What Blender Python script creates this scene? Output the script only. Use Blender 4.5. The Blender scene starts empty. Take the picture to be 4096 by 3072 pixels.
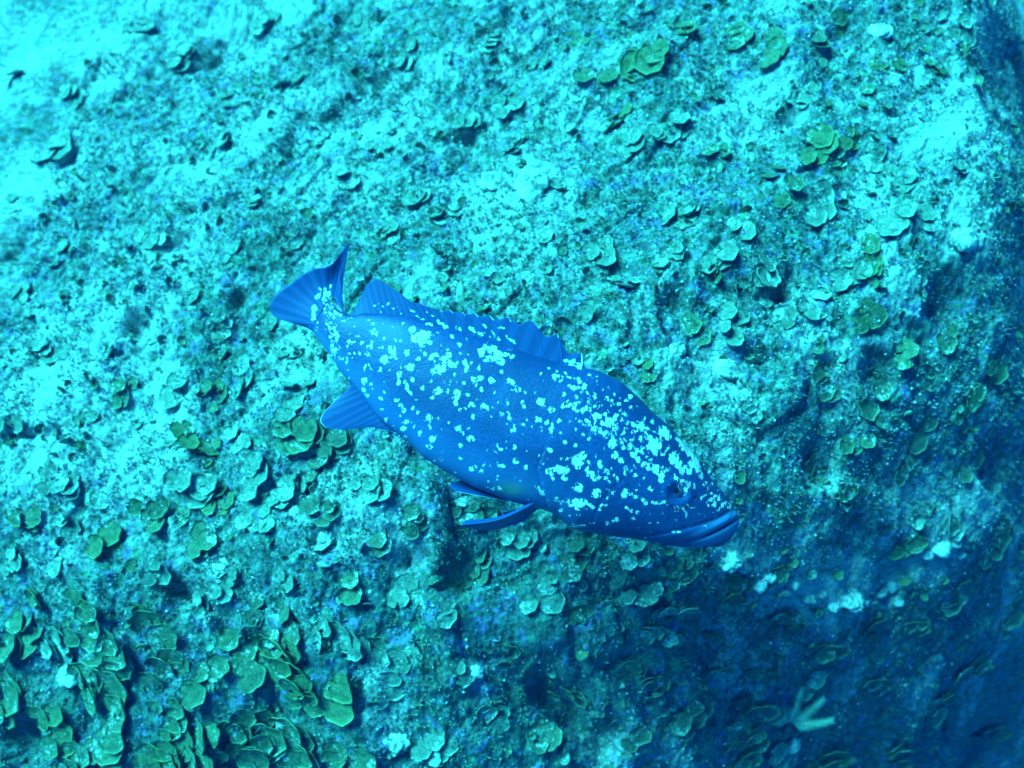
import bpy, math, random
import numpy as np
from mathutils import Vector, Matrix

scene = bpy.context.scene
COL = scene.collection
random.seed(7)
rng = np.random.default_rng(11)

# ------------------------------------------------------------------ camera, light, exposure
HF = 0.5095                                  # tan of half the horizontal field of view
PITCH = math.radians(65)
FWD = np.array([0.0, math.cos(PITCH), -math.sin(PITCH)])
UP = np.array([0.0, math.sin(PITCH), math.cos(PITCH)])
RIGHT = np.array([1.0, 0.0, 0.0])
CAM = np.array([0.0, 0.0, 0.0]) - FWD * 2.0
camd = bpy.data.cameras.new('camera')
camo = bpy.data.objects.new('camera', camd)
COL.objects.link(camo)
camo.matrix_world = Matrix([[RIGHT[i], UP[i], -FWD[i], CAM[i]] for i in range(3)] + [[0, 0, 0, 1]])
camd.sensor_width = 36
camd.lens = 18 / HF
camd.clip_start = 0.02
camd.clip_end = 400
camd.dof.use_dof = True
camd.dof.focus_distance = 1.70
camd.dof.aperture_fstop = 2.8
scene.camera = camo

SUN_TO = Vector((-0.50, 0.31, 0.81)).normalized()
SUN_ELEV = math.asin(SUN_TO.z)
SUN_AZ = math.atan2(SUN_TO.x, SUN_TO.y)
w = bpy.data.worlds.new('World')
scene.world = w
w.use_nodes = True
nt = w.node_tree
nt.nodes.clear()
wo = nt.nodes.new('ShaderNodeOutputWorld')
bg = nt.nodes.new('ShaderNodeBackground')
sky = nt.nodes.new('ShaderNodeTexSky')
sky.sky_type = 'NISHITA'
sky.sun_disc = False
sky.sun_elevation = SUN_ELEV
sky.sun_rotation = SUN_AZ
filt = nt.nodes.new('ShaderNodeMix')         # daylight after metres of sea water: the red is gone
filt.data_type = 'RGBA'
filt.blend_type = 'MULTIPLY'
filt.inputs[0].default_value = 1.0
filt.inputs[7].default_value = (0.004, 0.50, 1.0, 1)
nt.links.new(sky.outputs[0], filt.inputs[6])
nt.links.new(filt.outputs[2], bg.inputs[0])
bg.inputs[1].default_value = 0.05
nt.links.new(bg.outputs[0], wo.inputs[0])

sund = bpy.data.lights.new('sun', 'SUN')
sund.energy = 5.0
sund.angle = math.radians(26)
sund.color = (0.042, 0.88, 1.0)
suno = bpy.data.objects.new('sun', sund)
COL.objects.link(suno)
suno.rotation_euler = (-SUN_TO).to_track_quat('-Z', 'Y').to_euler()
suno.location = (-2, 1, 3)

scene.view_settings.view_transform = 'Standard'
scene.view_settings.look = 'None'
scene.view_settings.exposure = 1.54
scene.view_settings.gamma = 1.0
scene.view_settings.use_curve_mapping = False
scene.render.engine = 'CYCLES'
scene.cycles.use_denoising = True
scene.cycles.max_bounces = 5
scene.cycles.diffuse_bounces = 2
scene.cycles.volume_bounces = 1
scene.cycles.caustics_reflective = False
scene.cycles.caustics_refractive = False

PXH = 2048.0


def ray(px, py):
    """direction (unit depth along the view axis) through a point of the 4096 x 3072 photograph"""
    a = (np.asarray(px, float) - 2048) / PXH * HF
    b = -(np.asarray(py, float) - 1536) / PXH * HF
    return FWD + a[..., None] * RIGHT + b[..., None] * UP


# ------------------------------------------------------------------ noise
_P = rng.permutation(4096)


def _hash(ix, iy, seed):
    return _P[(_P[(ix + seed * 131) & 4095] + iy) & 4095]


def perlin(x, y, seed=0):
    x = np.asarray(x, float)
    y = np.asarray(y, float)
    ix = np.floor(x).astype(np.int64)
    iy = np.floor(y).astype(np.int64)
    fx, fy = x - ix, y - iy
    u = fx * fx * fx * (fx * (fx * 6 - 15) + 10)
    v = fy * fy * fy * (fy * (fy * 6 - 15) + 10)

    def g(dx, dy):
        a = _hash(ix + dx, iy + dy, seed) * (2 * math.pi / 4096)
        return np.cos(a) * (fx - dx) + np.sin(a) * (fy - dy)
    a0 = g(0, 0) * (1 - u) + g(1, 0) * u
    a1 = g(0, 1) * (1 - u) + g(1, 1) * u
    return (a0 * (1 - v) + a1 * v) * 1.5


def worley(x, y, seed=0):
    ix = np.floor(x).astype(np.int64)
    iy = np.floor(y).astype(np.int64)
    best = np.full(np.shape(x), 9.0)
    val = np.zeros(np.shape(x))
    for dx in (-1, 0, 1):
        for dy in (-1, 0, 1):
            cx, cy = ix + dx, iy + dy
            h = _hash(cx, cy, seed)
            px = cx + (h & 63) / 63.0
            py = cy + (h >> 6) / 63.0
            d = (px - x) ** 2 + (py - y) ** 2
            m = d < best
            best = np.where(m, d, best)
            val = np.where(m, ((h * 37) & 255) / 255.0, val)
    return np.sqrt(best), val


def sstep(a, b, x):
    t = np.clip((x - a) / (b - a), 0, 1)
    return t * t * (3 - 2 * t)


# ------------------------------------------------------------------ seabed relief
def macro(x, y):
    # the boulder's top is broad; its right flank falls away, steeply at the back, gently in front
    t = sstep(-0.35, 0.75, y)
    xe = np.interp(y, [-0.9, -0.5, 0.0, 0.3, 0.5, 1.4], [0.02, 0.34, 0.80, 1.00, 1.08, 1.15]) + 0.05 * perlin(y * 3.1, x * 0, 3)
    wd = 0.27 * (1 - t) + 0.025 * t
    k = 1.1 * (1 - t) + 1.45 * t
    q = np.clip((x - xe) / wd, -30, 30)
    drop = np.log1p(np.exp(q)) * wd * k
    h = -4.5 * np.tanh(drop / 4.5)
    q2 = np.clip((-0.16 - y) / 0.18, -30, 30)
    h -= 1.2 * np.tanh(np.log1p(np.exp(q2)) * 0.18 * 1.05 / 1.2)
    q3 = np.clip((-x + 0.6 * y - 0.05) / 0.3, -30, 30)
    h -= 1.5 * np.tanh(np.log1p(np.exp(q3)) * 0.3 * 0.30 / 1.5)
    # a slanting gully in front
    gx = (x - 0.10) * 0.6 + (y + 0.55) * 0.8
    gt = (x - 0.10) * 0.8 - (y + 0.55) * 0.6
    h -= 0.10 * np.exp(-(gx / 0.05) ** 2) * np.exp(-(gt / 0.17) ** 2)
    return h


PITS = []


def height(x, y, fine=True):
    h = macro(x, y)
    for ax, ay, ar, ad in PITS:
        h = h - ad * np.exp(-(((x - ax) ** 2 + (y - ay) ** 2) / ar ** 2) ** 1.5)
    wx = x + 0.03 * perlin(x * 6, y * 6, 21)
    wy = y + 0.03 * perlin(x * 6, y * 6, 22)
    h = h + 0.055 * perlin(x * 2.1, y * 2.1, 1) + 0.036 * perlin(wx * 5, wy * 5, 2)
    f, v = worley(wx * 9.0, wy * 9.0, 5)
    h = h + (0.010 + 0.022 * v) * np.sqrt(np.clip(1 - (f / 0.75) ** 2, 0, 1))
    f, v = worley(wx * 22.0, wy * 22.0, 6)
    h = h + (0.004 + 0.011 * v) * np.sqrt(np.clip(1 - (f / 0.72) ** 2, 0, 1))
    h = h + 0.010 * (0.5 - np.abs(perlin(wx * 14, wy * 14, 7)))
    if fine:
        h = h + 0.0070 * perlin(wx * 38, wy * 38, 8)
        h = h + 0.0060 * (0.5 - np.abs(perlin(wx * 75, wy * 75, 9)))
        h = h + 0.0042 * perlin(x * 140, y * 150, 10)
    return h


def ground_at(px, py):
    """where the sight line through a photo point meets the seabed"""
    d = ray(px, py)
    s = np.full(d.shape[:-1], 1.9)
    for _ in range(30):
        p = CAM + d * s[..., None]
        gap = p[..., 2] - height(p[..., 0], p[..., 1], False)
        s = s + np.clip(gap / -d[..., 2], -0.2, 0.2) * 0.6
    return CAM + d * s[..., None]


def to_px(p):
    q = p - CAM
    z = q @ FWD
    return 2048 + (q @ RIGHT) / z / HF * PXH, 1536 - (q @ UP) / z / HF * PXH


# holes in the rock (2212-wide picture coordinates, radius, depth in metres)
_pp = [(660, 1040, .022, .05), (385, 1280, .030, .05), (1180, 1480, .040, .07), (1235, 1530, .045, .08), (1310, 1590, .05, .08), (1850, 40, .05, .06),
       (1690, 620, .03, .04), (2050, 640, .05, .07), (1460, 650, .028, .04), (1012, 300, .016, .05), (1530, 1400, .04, .05), (700, 1165, .03, .04),
       (40, 1600, .06, .08), (2110, 1610, .07, .10), (480, 1345, .03, .05), (1930, 1240, .05, .05), (1600, 1480, .05, .06), (900, 1200, .03, .04),
       (300, 700, .03, .04), (520, 640, .025, .035), (820, 170, .03, .04), (1280, 430, .025, .035), (1900, 800, .04, .05), (1780, 1000, .04, .05), (2150, 1000, .05, .07),
       (560, 1395, .03, .05), (500, 1640, .04, .05), (1000, 1240, .04, .05)]
_pg = ground_at(np.array([a[0] for a in _pp]) * 1.8517, np.array([a[1] for a in _pp]) * 1.8517)
PITS = [(float(q_[0]), float(q_[1]), a[2], a[3]) for q_, a in zip(_pg, _pp)]

# pale sediment, thicker in places; raised at top left to paint brighter light (photo points, radius in px, strength)
SED_LIGHT = np.array([
    (90, 250, 400, .5), (420, 230, 380, .5), (1000, 150, 330, .6), (1100, 450, 260, .6), (780, 750, 330, .5), (400, 600, 300, .3),
    (60, 800, 330, .6), (1400, 700, 260, .4), (1900, 250, 260, .35), (2040, 760, 220, 1.1), (2300, 380, 160, .6),
    (2980, 450, 200, .6), (3840, 500, 260, .9), (3950, 200, 200, .6), (3890, 860, 160, .8), (2100, 1000, 200, .3),
    (120, 1700, 330, 1.0), (620, 1700, 200, .9), (300, 1500, 200, .6), (570, 1850, 200, .7), (1180, 1390, 100, .7),
    (1250, 2000, 170, .4), (1330, 1960, 170, .4), (2870, 1440, 100, .5), (2700, 1500, 100, .4), (700, 2250, 220, .3), (3500, 1050, 120, .4),
    (2900, 2260, 80, 1.3), (3060, 2370, 100, 1.0), (3180, 2400, 90, 1.2), (3300, 2400, 90, 1.0), (3450, 2380, 90, .9), (3560, 2340, 80, 1.0), (3750, 2190, 110, 1.0), (500, 1250, 200, .5), (250, 1250, 250, .5), (3620, 1150, 120, .5), (1500, 480, 220, .4), (3350, 2390, 150, .8), (3750, 2200, 90, .5), (1880, 2690, 60, .8),
    (1560, 2900, 150, .6), (400, 2560, 130, .6), (150, 2750, 100, .5), (1500, 2150, 200, .4), (2700, 3000, 80, .6),
    (3600, 1900, 70, .5), (900, 2500, 220, .2)])
_sg = ground_at(SED_LIGHT[:, 0], SED_LIGHT[:, 1])


def sediment(x, y):
    s = np.zeros(np.shape(x))
    for (gx, gy, gz), (_, _, r, a) in zip(_sg, SED_LIGHT):
        rr = r / PXH * HF * 2.1
        s = s + a * np.exp(-((x - gx) ** 2 + (y - gy) ** 2) / rr ** 2)
    s = s + 0.75 * sstep(0.15, 0.5, perlin(x * 5.5, y * 5.5, 91)) * (0.45 + 0.55 * sstep(0.2, 0.7, x - y)) - 0.40 * sstep(-0.10, -0.50, y) - 0.15 * sstep(0.1, 0.5, perlin(x * 4, y * 4, 92))  # thinned towards the front: paints the dimmer light there into the colour
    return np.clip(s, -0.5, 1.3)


# ------------------------------------------------------------------ mesh helpers
def mesh_np(name, verts, faces, attrs=None, smooth=True):
    """faces: (n,3) or (n,4) int array"""
    me = bpy.data.meshes.new(name)
    verts = np.ascontiguousarray(verts, dtype=np.float32)
    faces = np.ascontiguousarray(faces, dtype=np.int32)
    n, k = faces.shape
    me.vertices.add(len(verts))
    me.vertices.foreach_set('co', verts.ravel())
    me.loops.add(n * k)
    me.loops.foreach_set('vertex_index', faces.ravel())
    me.polygons.add(n)
    me.polygons.foreach_set('loop_start', np.arange(0, n * k, k, dtype=np.int32))
    me.polygons.foreach_set('use_smooth', np.full(n, smooth))
    me.update(calc_edges=True)
    me.validate()
    for an, av in (attrs or {}).items():
        a = me.attributes.new(an, 'FLOAT', 'POINT')
        a.data.foreach_set('value', np.ascontiguousarray(av, dtype=np.float32).ravel())
    return me


def grid_faces(nu, nv, close_v=False):
    i = np.arange(nu - 1)[:, None]
    j = np.arange(nv if close_v else nv - 1)[None, :]
    j2 = (j + 1) % nv
    return np.stack([i * nv + j + 0 * i, (i + 1) * nv + j, (i + 1) * nv + j2, i * nv + j2 + 0 * i], -1).reshape(-1, 4)


def link(name, me, mat, parent=None):
    o = bpy.data.objects.new(name, me)
    COL.objects.link(o)
    if mat is not None and not me.materials:
        me.materials.append(mat)
    if parent is not None:
        o.parent = parent
    return o


def tag(o, label=None, cat=None, group=None, kind=None):
    for k, v in (('label', label), ('category', cat), ('group', group), ('kind', kind)):
        if v:
            o[k] = v
    return o


def empty(name, loc, label, cat, group=None):
    o = bpy.data.objects.new(name, None)
    o.empty_display_size = 0.03
    o.location = loc
    COL.objects.link(o)
    return tag(o, label, cat, group)


# ------------------------------------------------------------------ materials
class NT:
    def __init__(self, name, rough=0.9, spec=0.2):
        self.m = bpy.data.materials.new(name)
        self.m.use_nodes = True
        self.t = self.m.node_tree
        self.b = self.t.nodes['Principled BSDF']
        self.b.inputs['Roughness'].default_value = rough
        self.b.inputs['Specular IOR Level'].default_value = spec
        tc = self.t.nodes.new('ShaderNodeTexCoord')
        self.obj = tc.outputs['Object']
        geo = self.t.nodes.new('ShaderNodeNewGeometry')
        self.pos = geo.outputs['Position']

    def noise(self, scale, detail=4, rough=0.6, co=None, dist=0.0):
        n = self.t.nodes.new('ShaderNodeTexNoise')
        n.inputs['Scale'].default_value = scale
        n.inputs['Detail'].default_value = detail
        n.inputs['Roughness'].default_value = rough
        n.inputs['Distortion'].default_value = dist
        self.t.links.new(co or self.obj, n.inputs['Vector'])
        return n.outputs[0]

    def voro(self, scale, co=None, feat='F1'):
        n = self.t.nodes.new('ShaderNodeTexVoronoi')
        n.feature = feat
        n.inputs['Scale'].default_value = scale
        self.t.links.new(co or self.obj, n.inputs['Vector'])
        return n.outputs[0]

    def attr(self, name):
        n = self.t.nodes.new('ShaderNodeAttribute')
        n.attribute_name = name
        return n.outputs['Fac']

    def math(self, op, a, b=0.0, c=None):
        n = self.t.nodes.new('ShaderNodeMath')
        n.operation = op
        for i, v in enumerate((a, b, c)):
            if v is None:
                continue
            if isinstance(v, (int, float)):
                n.inputs[i].default_value = v
            else:
                self.t.links.new(v, n.inputs[i])
        return n.outputs[0]

    def remap(self, v, a, b, c=0.0, d=1.0):
        n = self.t.nodes.new('ShaderNodeMapRange')
        n.interpolation_type = 'SMOOTHSTEP'
        self.t.links.new(v, n.inputs[0])
        for i, x in enumerate((a, b, c, d)):
            n.inputs[i + 1].default_value = x
        return n.outputs[0]

    def mix(self, f, a, b):
        n = self.t.nodes.new('ShaderNodeMix')
        n.data_type = 'RGBA'
        if isinstance(f, (int, float)):
            n.inputs[0].default_value = f
        else:
            self.t.links.new(f, n.inputs[0])
        for i, v in ((6, a), (7, b)):
            if isinstance(v, tuple):
                n.inputs[i].default_value = (*v, 1)
            else:
                self.t.links.new(v, n.inputs[i])
        return n.outputs[2]

    def color(self, c):
        if isinstance(c, tuple):
            self.b.inputs['Base Color'].default_value = (*c, 1)
        else:
            self.t.links.new(c, self.b.inputs['Base Color'])

    def bump(self, h, strength=0.5, dist=0.002, normal=None):
        n = self.t.nodes.new('ShaderNodeBump')
        n.inputs['Strength'].default_value = strength
        n.inputs['Distance'].default_value = dist
        self.t.links.new(h, n.inputs['Height'])
        if normal is not None:
            self.t.links.new(normal, n.inputs['Normal'])
        self.t.links.new(n.outputs[0], self.b.inputs['Normal'])
        return n.outputs[0]


# seabed rock: turf, coralline crust, pale sediment
M = NT('seabed_rock')
sed_shade = M.attr('sediment')  # patchy sediment plus the painted light gradient
n1 = M.noise(9, 6, 0.62)
n2 = M.noise(46, 5, 0.7)
n3 = M.noise(170, 4, 0.75)
n4 = M.noise(420, 2, 0.6)
turf = M.mix(M.remap(M.noise(14, 4, 0.6, dist=0.4), 0.42, 0.60), (0.09, 0.24, 0.19), (0.07, 0.19, 0.24))
turf = M.mix(M.remap(n2, 0.35, 0.68), (0.07, 0.095, 0.075), turf)
turf = M.mix(M.remap(M.noise(24, 4, 0.6), 0.55, 0.66), turf, (0.20, 0.20, 0.40))
turf = M.mix(M.remap(M.noise(19, 5, 0.65, dist=0.5), 0.54, 0.66), turf, (0.09, 0.27, 0.17))
v = M.math('MULTIPLY_ADD', n2, 0.9, M.math('MULTIPLY', n3, 0.75))
v = M.math('ADD', v, M.math('MULTIPLY', n1, 0.5))
v = M.math('MULTIPLY_ADD', sed_shade, 0.30, v)
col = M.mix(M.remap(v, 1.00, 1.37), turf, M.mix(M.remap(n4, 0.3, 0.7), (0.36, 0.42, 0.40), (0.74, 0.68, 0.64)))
col = M.mix(M.remap(n4, 0.60, 0.70), col, (0.55, 0.57, 0.55))
M.color(col)
hb = M.math('ADD', M.math('MULTIPLY', n3, 1.0), M.math('MULTIPLY', n4, 0.45))
M.bump(hb, 0.9, 0.006)
MAT_ROCK = M.m

M = NT('sediment_grain', 0.85)
M.color(M.mix(M.remap(M.noise(31, 3), 0.35, 0.65), (0.50, 0.52, 0.50), (0.85, 0.84, 0.78)))
MAT_GRAIN = M.m

M = NT('turf_filament', 0.8)
M.color(M.mix(M.remap(M.noise(12, 4, co=M.pos), 0.4, 0.62),
              M.mix(M.remap(M.noise(60, 3, co=M.pos), 0.4, 0.62), (0.08, 0.12, 0.08), (0.24, 0.30, 0.20)),
              M.mix(M.remap(M.noise(60, 3, co=M.pos), 0.4, 0.62), (0.08, 0.10, 0.15), (0.26, 0.29, 0.42))))
MAT_TURF = M.m


def frond_material(name, dark, light, dust):
    M = NT(name, 0.75, 0.3)
    rad = M.attr('rad')
    ring = M.math('SINE', M.math('MULTIPLY_ADD', rad, 34.0, M.math('MULTIPLY', M.noise(3, 2), 3.0)))
    c = M.mix(M.remap(ring, -0.8, 0.9, 0.15, 0.65), dark, light)
    c = M.mix(M.remap(M.noise(2.4, 4, 0.6), 0.40, 0.66), c, tuple(0.6 * a for a in dark))
    c = M.mix(M.remap(rad, 0.93, 0.97), c, tuple(min(0.6, 1.3 * a) for a in light))
    w1 = M.noise(150, 4, 0.75, co=M.pos)
    w2 = M.noise(28, 3, 0.6, co=M.pos)
    c = M.mix(M.remap(M.math('MULTIPLY_ADD', w2, 0.9, w1), 1.10 - dust, 1.22 - dust), c, (0.50, 0.53, 0.48))
    M.color(c)
    M.b.inputs['Subsurface Weight'].default_value = 0.0
    M.bump(M.math('ADD', M.math('MULTIPLY', ring, 0.05), M.noise(120, 3, co=M.pos)), 0.6, 0.004)
    return M.m


MAT_FROND = [frond_material('olive_frond', (0.075, 0.135, 0.070), (0.14, 0.22, 0.115), 0.05),
             frond_material('yellow_green_frond', (0.09, 0.15, 0.07), (0.15, 0.225, 0.095), 0.03),
             frond_material('brown_frond', (0.08, 0.12, 0.075), (0.13, 0.18, 0.11), 0.07),
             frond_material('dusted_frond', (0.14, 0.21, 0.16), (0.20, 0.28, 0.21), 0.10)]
TINT = ['olive', 'yellow-green', 'dark brown', 'dusty']

M = NT('pale_stone', 0.85)
M.color(M.mix(M.remap(M.math('MULTIPLY_ADD', M.noise(120, 4, 0.7, co=M.pos), 0.6, M.noise(30, 4, 0.6, co=M.pos)), 0.60, 0.90), (0.13, 0.19, 0.17), (0.74, 0.70, 0.66)))
M.bump(M.noise(160, 4, 0.7, co=M.pos), 0.8, 0.005)
MAT_STONE = M.m
M = NT('feather_alga', 0.8)
M.color(M.mix(M.remap(M.noise(40, 3, co=M.pos), 0.4, 0.6), (0.36, 0.50, 0.34), (0.56, 0.68, 0.50)))
MAT_FEATHER = M.m

# ------------------------------------------------------------------ seabed sheet
def axis(lo, hi, step, far):
    a = np.arange(lo, hi, step)
    g = step * 1.18 ** np.arange(1, 80)
    c = np.cumsum(g)
    c = c[c < far]
    return np.concatenate([(lo - c)[::-1], a, a[-1] + c])


STEP = 0.0034
gx = axis(-1.30, 1.42, STEP, 90)
gy = axis(-0.98, 1.34, STEP, 90)
GX, GY = np.meshgrid(gx, gy, indexing='ij')
GZ = height(GX, GY)
SED_SHADE = sediment(GX, GY)
me = mesh_np('seabed', np.stack([GX, GY, GZ], -1).reshape(-1, 3), grid_faces(len(gx), len(gy)), {'sediment': SED_SHADE})
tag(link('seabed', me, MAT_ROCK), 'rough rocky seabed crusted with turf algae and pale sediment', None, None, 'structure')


def scatter(n, weight=None):
    """points on the seabed inside and a little around the view"""
    x = rng.uniform(-1.28, 1.40, n)
    y = rng.uniform(-0.95, 1.32, n)
    if weight is not None:
        keep = rng.uniform(0, 1, n) < weight(x, y)
        x, y = x[keep], y[keep]
    return x, y


# turf: short filaments in tufts
def turf_field():
    tx, ty = scatter(30000, lambda x, y: sstep(-0.25, 0.25, perlin(x * 7, y * 7, 31) + 0.2))
    n = len(tx)
    per = 4
    x = np.repeat(tx, per) + rng.normal(0, 0.0035, n * per)
    y = np.repeat(ty, per) + rng.normal(0, 0.0035, n * per)
    z = height(x, y) - 0.001
    m = len(x)
    L = rng.uniform(0.005, 0.014, m)
    a = rng.uniform(0, 2 * math.pi, m)
    lean = rng.uniform(0.2, 1.0, m)
    d = np.stack([np.cos(a) * lean, np.sin(a) * lean, np.ones(m)], -1)
    d /= np.linalg.norm(d, axis=1)[:, None]
    b = rng.uniform(0, 2 * math.pi, m)
    s = np.stack([np.cos(b), np.sin(b), 0 * b], -1) * (rng.uniform(0.0008, 0.0020, m))[:, None]
    p = np.stack([x, y, z], -1)
    bend = np.stack([np.cos(a), np.sin(a), 0 * a], -1) * (L * 0.35)[:, None]
    V = np.stack([p - s, p + s, p + d * (L * .55)[:, None] + s * 1.1, p + d * (L * .55)[:, None] - s * 1.1, p + d * L[:, None] + bend], 1)
    base = (np.arange(m) * 5)[:, None]
    F = np.concatenate([base + [0, 1, 2], base + [0, 2, 3], base + [3, 2, 4]])
    me = mesh_np('turf_algae', V.reshape(-1, 3), F, smooth=False)
    tag(link('turf_algae', me, MAT_TURF), 'short fuzzy turf algae carpeting the rock', None, None, 'stuff')


turf_field()


def grains():
    x, y = scatter(120000, lambda x, y: 0.20 + 0.50 * sediment(x, y) + 0.25 * sstep(0, .5, perlin(x * 11, y * 11, 41)))
    x = x + rng.normal(0, 0.002, len(x))
    m = len(x)
    z = height(x, y) + 0.0006
    r = 0.0010 + 0.0030 * rng.uniform(0, 1, m) ** 3.0
    octv = np.array([(1, 0, 0), (0, 1, 0), (-1, 0, 0), (0, -1, 0), (0, 0, 1), (0, 0, -1)], float)
    V = octv[None] * r[:, None, None] * rng.uniform(0.5, 1.3, (m, 6, 1))
    a = rng.uniform(0, 6.28, m)
    ca, sa = np.cos(a), np.sin(a)
    V = np.stack([V[..., 0] * ca[:, None] - V[..., 1] * sa[:, None], V[..., 0] * sa[:, None] + V[..., 1] * ca[:, None], V[..., 2]], -1)
    V += np.stack([x, y, z], -1)[:, None]
    f = np.array([(0, 1, 4), (1, 2, 4), (2, 3, 4), (3, 0, 4), (1, 0, 5), (2, 1, 5), (3, 2, 5), (0, 3, 5)])
    F = (f[None] + (np.arange(m) * 6)[:, None, None]).reshape(-1, 3)
    me = mesh_np('sediment_grains', V.reshape(-1, 3), F, smooth=False)
    tag(link('sediment_grains', me, MAT_GRAIN), 'loose pale shell grit scattered over the rock', None, None, 'stuff')


grains()

# ------------------------------------------------------------------ the grouper
S = 1.65 * HF / PXH                    # metres per photo pixel at the fish's distance
O0 = (2040.0, 1700.0)
UA = np.array([0.883, 0.469])          # tail to head in the picture
NA = np.array([0.469, -0.883])         # belly to back


def sn(px, py):
    dx, dy = np.asarray(px, float) - O0[0], np.asarray(py, float) - O0[1]
    return dx * UA[0] + dy * UA[1], dx * NA[0] + dy * NA[1]


def unsn(s, n):
    return O0[0] + s * UA[0] + n * NA[0], O0[1] + s * UA[1] + n * NA[1]


xl = RIGHT * UA[0] - UP * UA[1]
zl = RIGHT * NA[0] - UP * NA[1]
yl = np.cross(zl, xl)                   # away from the camera (the fish's left)
org = CAM + (ray(O0[0], O0[1])) * 1.65
fishM = Matrix([[xl[i], yl[i], zl[i], org[i]] for i in range(3)] + [[0, 0, 0, 1]])
fish = empty('grouper', (0, 0, 0), 'large dark grouper covered in pale blotches hovering head down over the rock', 'fish')
fish.matrix_world = fishM

top = np.array([(1310, 1195), (1342, 1236), (1400, 1262), (1450, 1250), (1520, 1255), (1639, 1266), (1760, 1296), (1919, 1345), (2031, 1384), (2131, 1420),
                (2230, 1450), (2323, 1468), (2389, 1482), (2482, 1525), (2549, 1584), (2615, 1651), (2681, 1704), (2734, 1763),
                (2800, 1836), (2853, 1916), (2913, 1982), (2944, 2030), (2958, 2075), (2969, 2128)])
bot = np.array([(1241, 1316), (1265, 1358), (1319, 1424), (1362, 1491), (1410, 1539), (1458, 1599), (1518, 1678), (1579, 1726),
                (1633, 1768), (1693, 1828), (1771, 1880), (1900, 1950), (2045, 2005), (2150, 2030), (2215, 2052), (2277, 2108), (2350, 2128),
                (2429, 2145), (2529, 2158), (2628, 2178), (2727, 2198), (2827, 2204), (2893, 2198), (2940, 2174), (2962, 2150), (2969, 2128)])
ts, tn = sn(top[:, 0], top[:, 1])
bs, bn = sn(bot[:, 0], bot[:, 1])
ends = np.array([-885, 1021])
ts = np.maximum.accumulate(ts)
bs = np.maximum.accumulate(bs)


def smooth_interp(x, xp, fp, r=14):
    acc = 0
    for k, wgt in ((-2, 1), (-1, 2), (0, 3), (1, 2), (2, 1)):
        acc = acc + wgt * np.interp(x + k * r * 0.5, xp, fp)
    return acc / 9


def thick(s):
    return smooth_interp(s, [-900, -800, -650, -450, -250, 0, 200, 400, 600, 780, 900, 980, 1022], [16, 24, 42, 88, 128, 158, 168, 166, 146, 112, 84, 58, 30], 60)


def seg_d(px, py, pts):
    """distance and signed side to a polyline"""
    best = np.full(px.shape, 1e9)
    side = np.zeros(px.shape)
    tt = np.zeros(px.shape)
    n = len(pts) - 1
    for i in range(n):
        ax, ay = pts[i]
        bx, by = pts[i + 1]
        dx, dy = bx - ax, by - ay
        t = np.clip(((px - ax) * dx + (py - ay) * dy) / (dx * dx + dy * dy), 0, 1)
        d = np.hypot(px - ax - t * dx, py - ay - t * dy)
        c = (px - ax) * dy - (py - ay) * dx
        m = d < best
        best = np.where(m, d, best)
        side = np.where(m, np.sign(c), side)
        tt = np.where(m, (i + t) / n, tt)
    return best, side, tt


OPERC = [(2170, 1800), (2150, 1860), (2172, 1950), (2198, 2020), (2235, 2075), (2300, 2118), (2380, 2140)]
PREOP = [(2475, 1905), (2420, 1955), (2380, 2010), (2362, 2070)]
CLEFT = [(2985, 2078), (2923, 2102), (2868, 2126), (2823, 2145), (2778, 2160), (2733, 2176), (2690, 2186)]
LIPTOP = [(2950, 2040), (2868, 2075), (2778, 2098), (2688, 2120), (2620, 2134), (2552, 2145)]
EYE = (2697, 1962)


def relief(px, py):
    f = np.zeros(px.shape)
    d, s, t = seg_d(px, py, OPERC)
    amp = np.sin(np.clip(t, 0.03, 0.97) * math.pi) ** 0.5
    f += np.where(s > 0, 1, 0) * 8 * np.exp(-d / 90) * amp - np.where(s <= 0, 1, 0) * 8 * np.exp(-d / 12) * amp
    d, s, t = seg_d(px, py, PREOP)
    f += -2.5 * np.exp(-(d / 9) ** 2) + 2 * np.exp(-(d / 34) ** 2)
    d, s, t = seg_d(px, py, CLEFT)
    f += -16 * np.exp(-(d / 5.5) ** 2) * sstep(0.85, 0.3, t) + 5 * np.exp(-((d - 20) / 13) ** 2) * sstep(1.0, 0.7, t)
    d, s, t = seg_d(px, py, LIPTOP)
    f += -5 * np.exp(-(d / 7) ** 2) + np.where(s < 0, 0, 1) * 4 * np.exp(-((d - 20) / 16) ** 2)
    d = np.hypot(px - EYE[0], (py - EYE[1]) * 1.1)
    f += 5 * np.exp(-((d - 54) / 16) ** 2) - 18 * np.exp(-(d / 34) ** 2) + 10 * np.exp(-(d / 95) ** 2)
    for nx, ny in ((2772, 1985), (2790, 1992)):
        f += -9 * np.exp(-(np.hypot(px - nx, py - ny) / 7) ** 2)
    f += 1.6 * perlin(px / 120, py / 120, 51) + 0.3 * perlin(px / 40, py / 40, 52)
    return f


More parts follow.
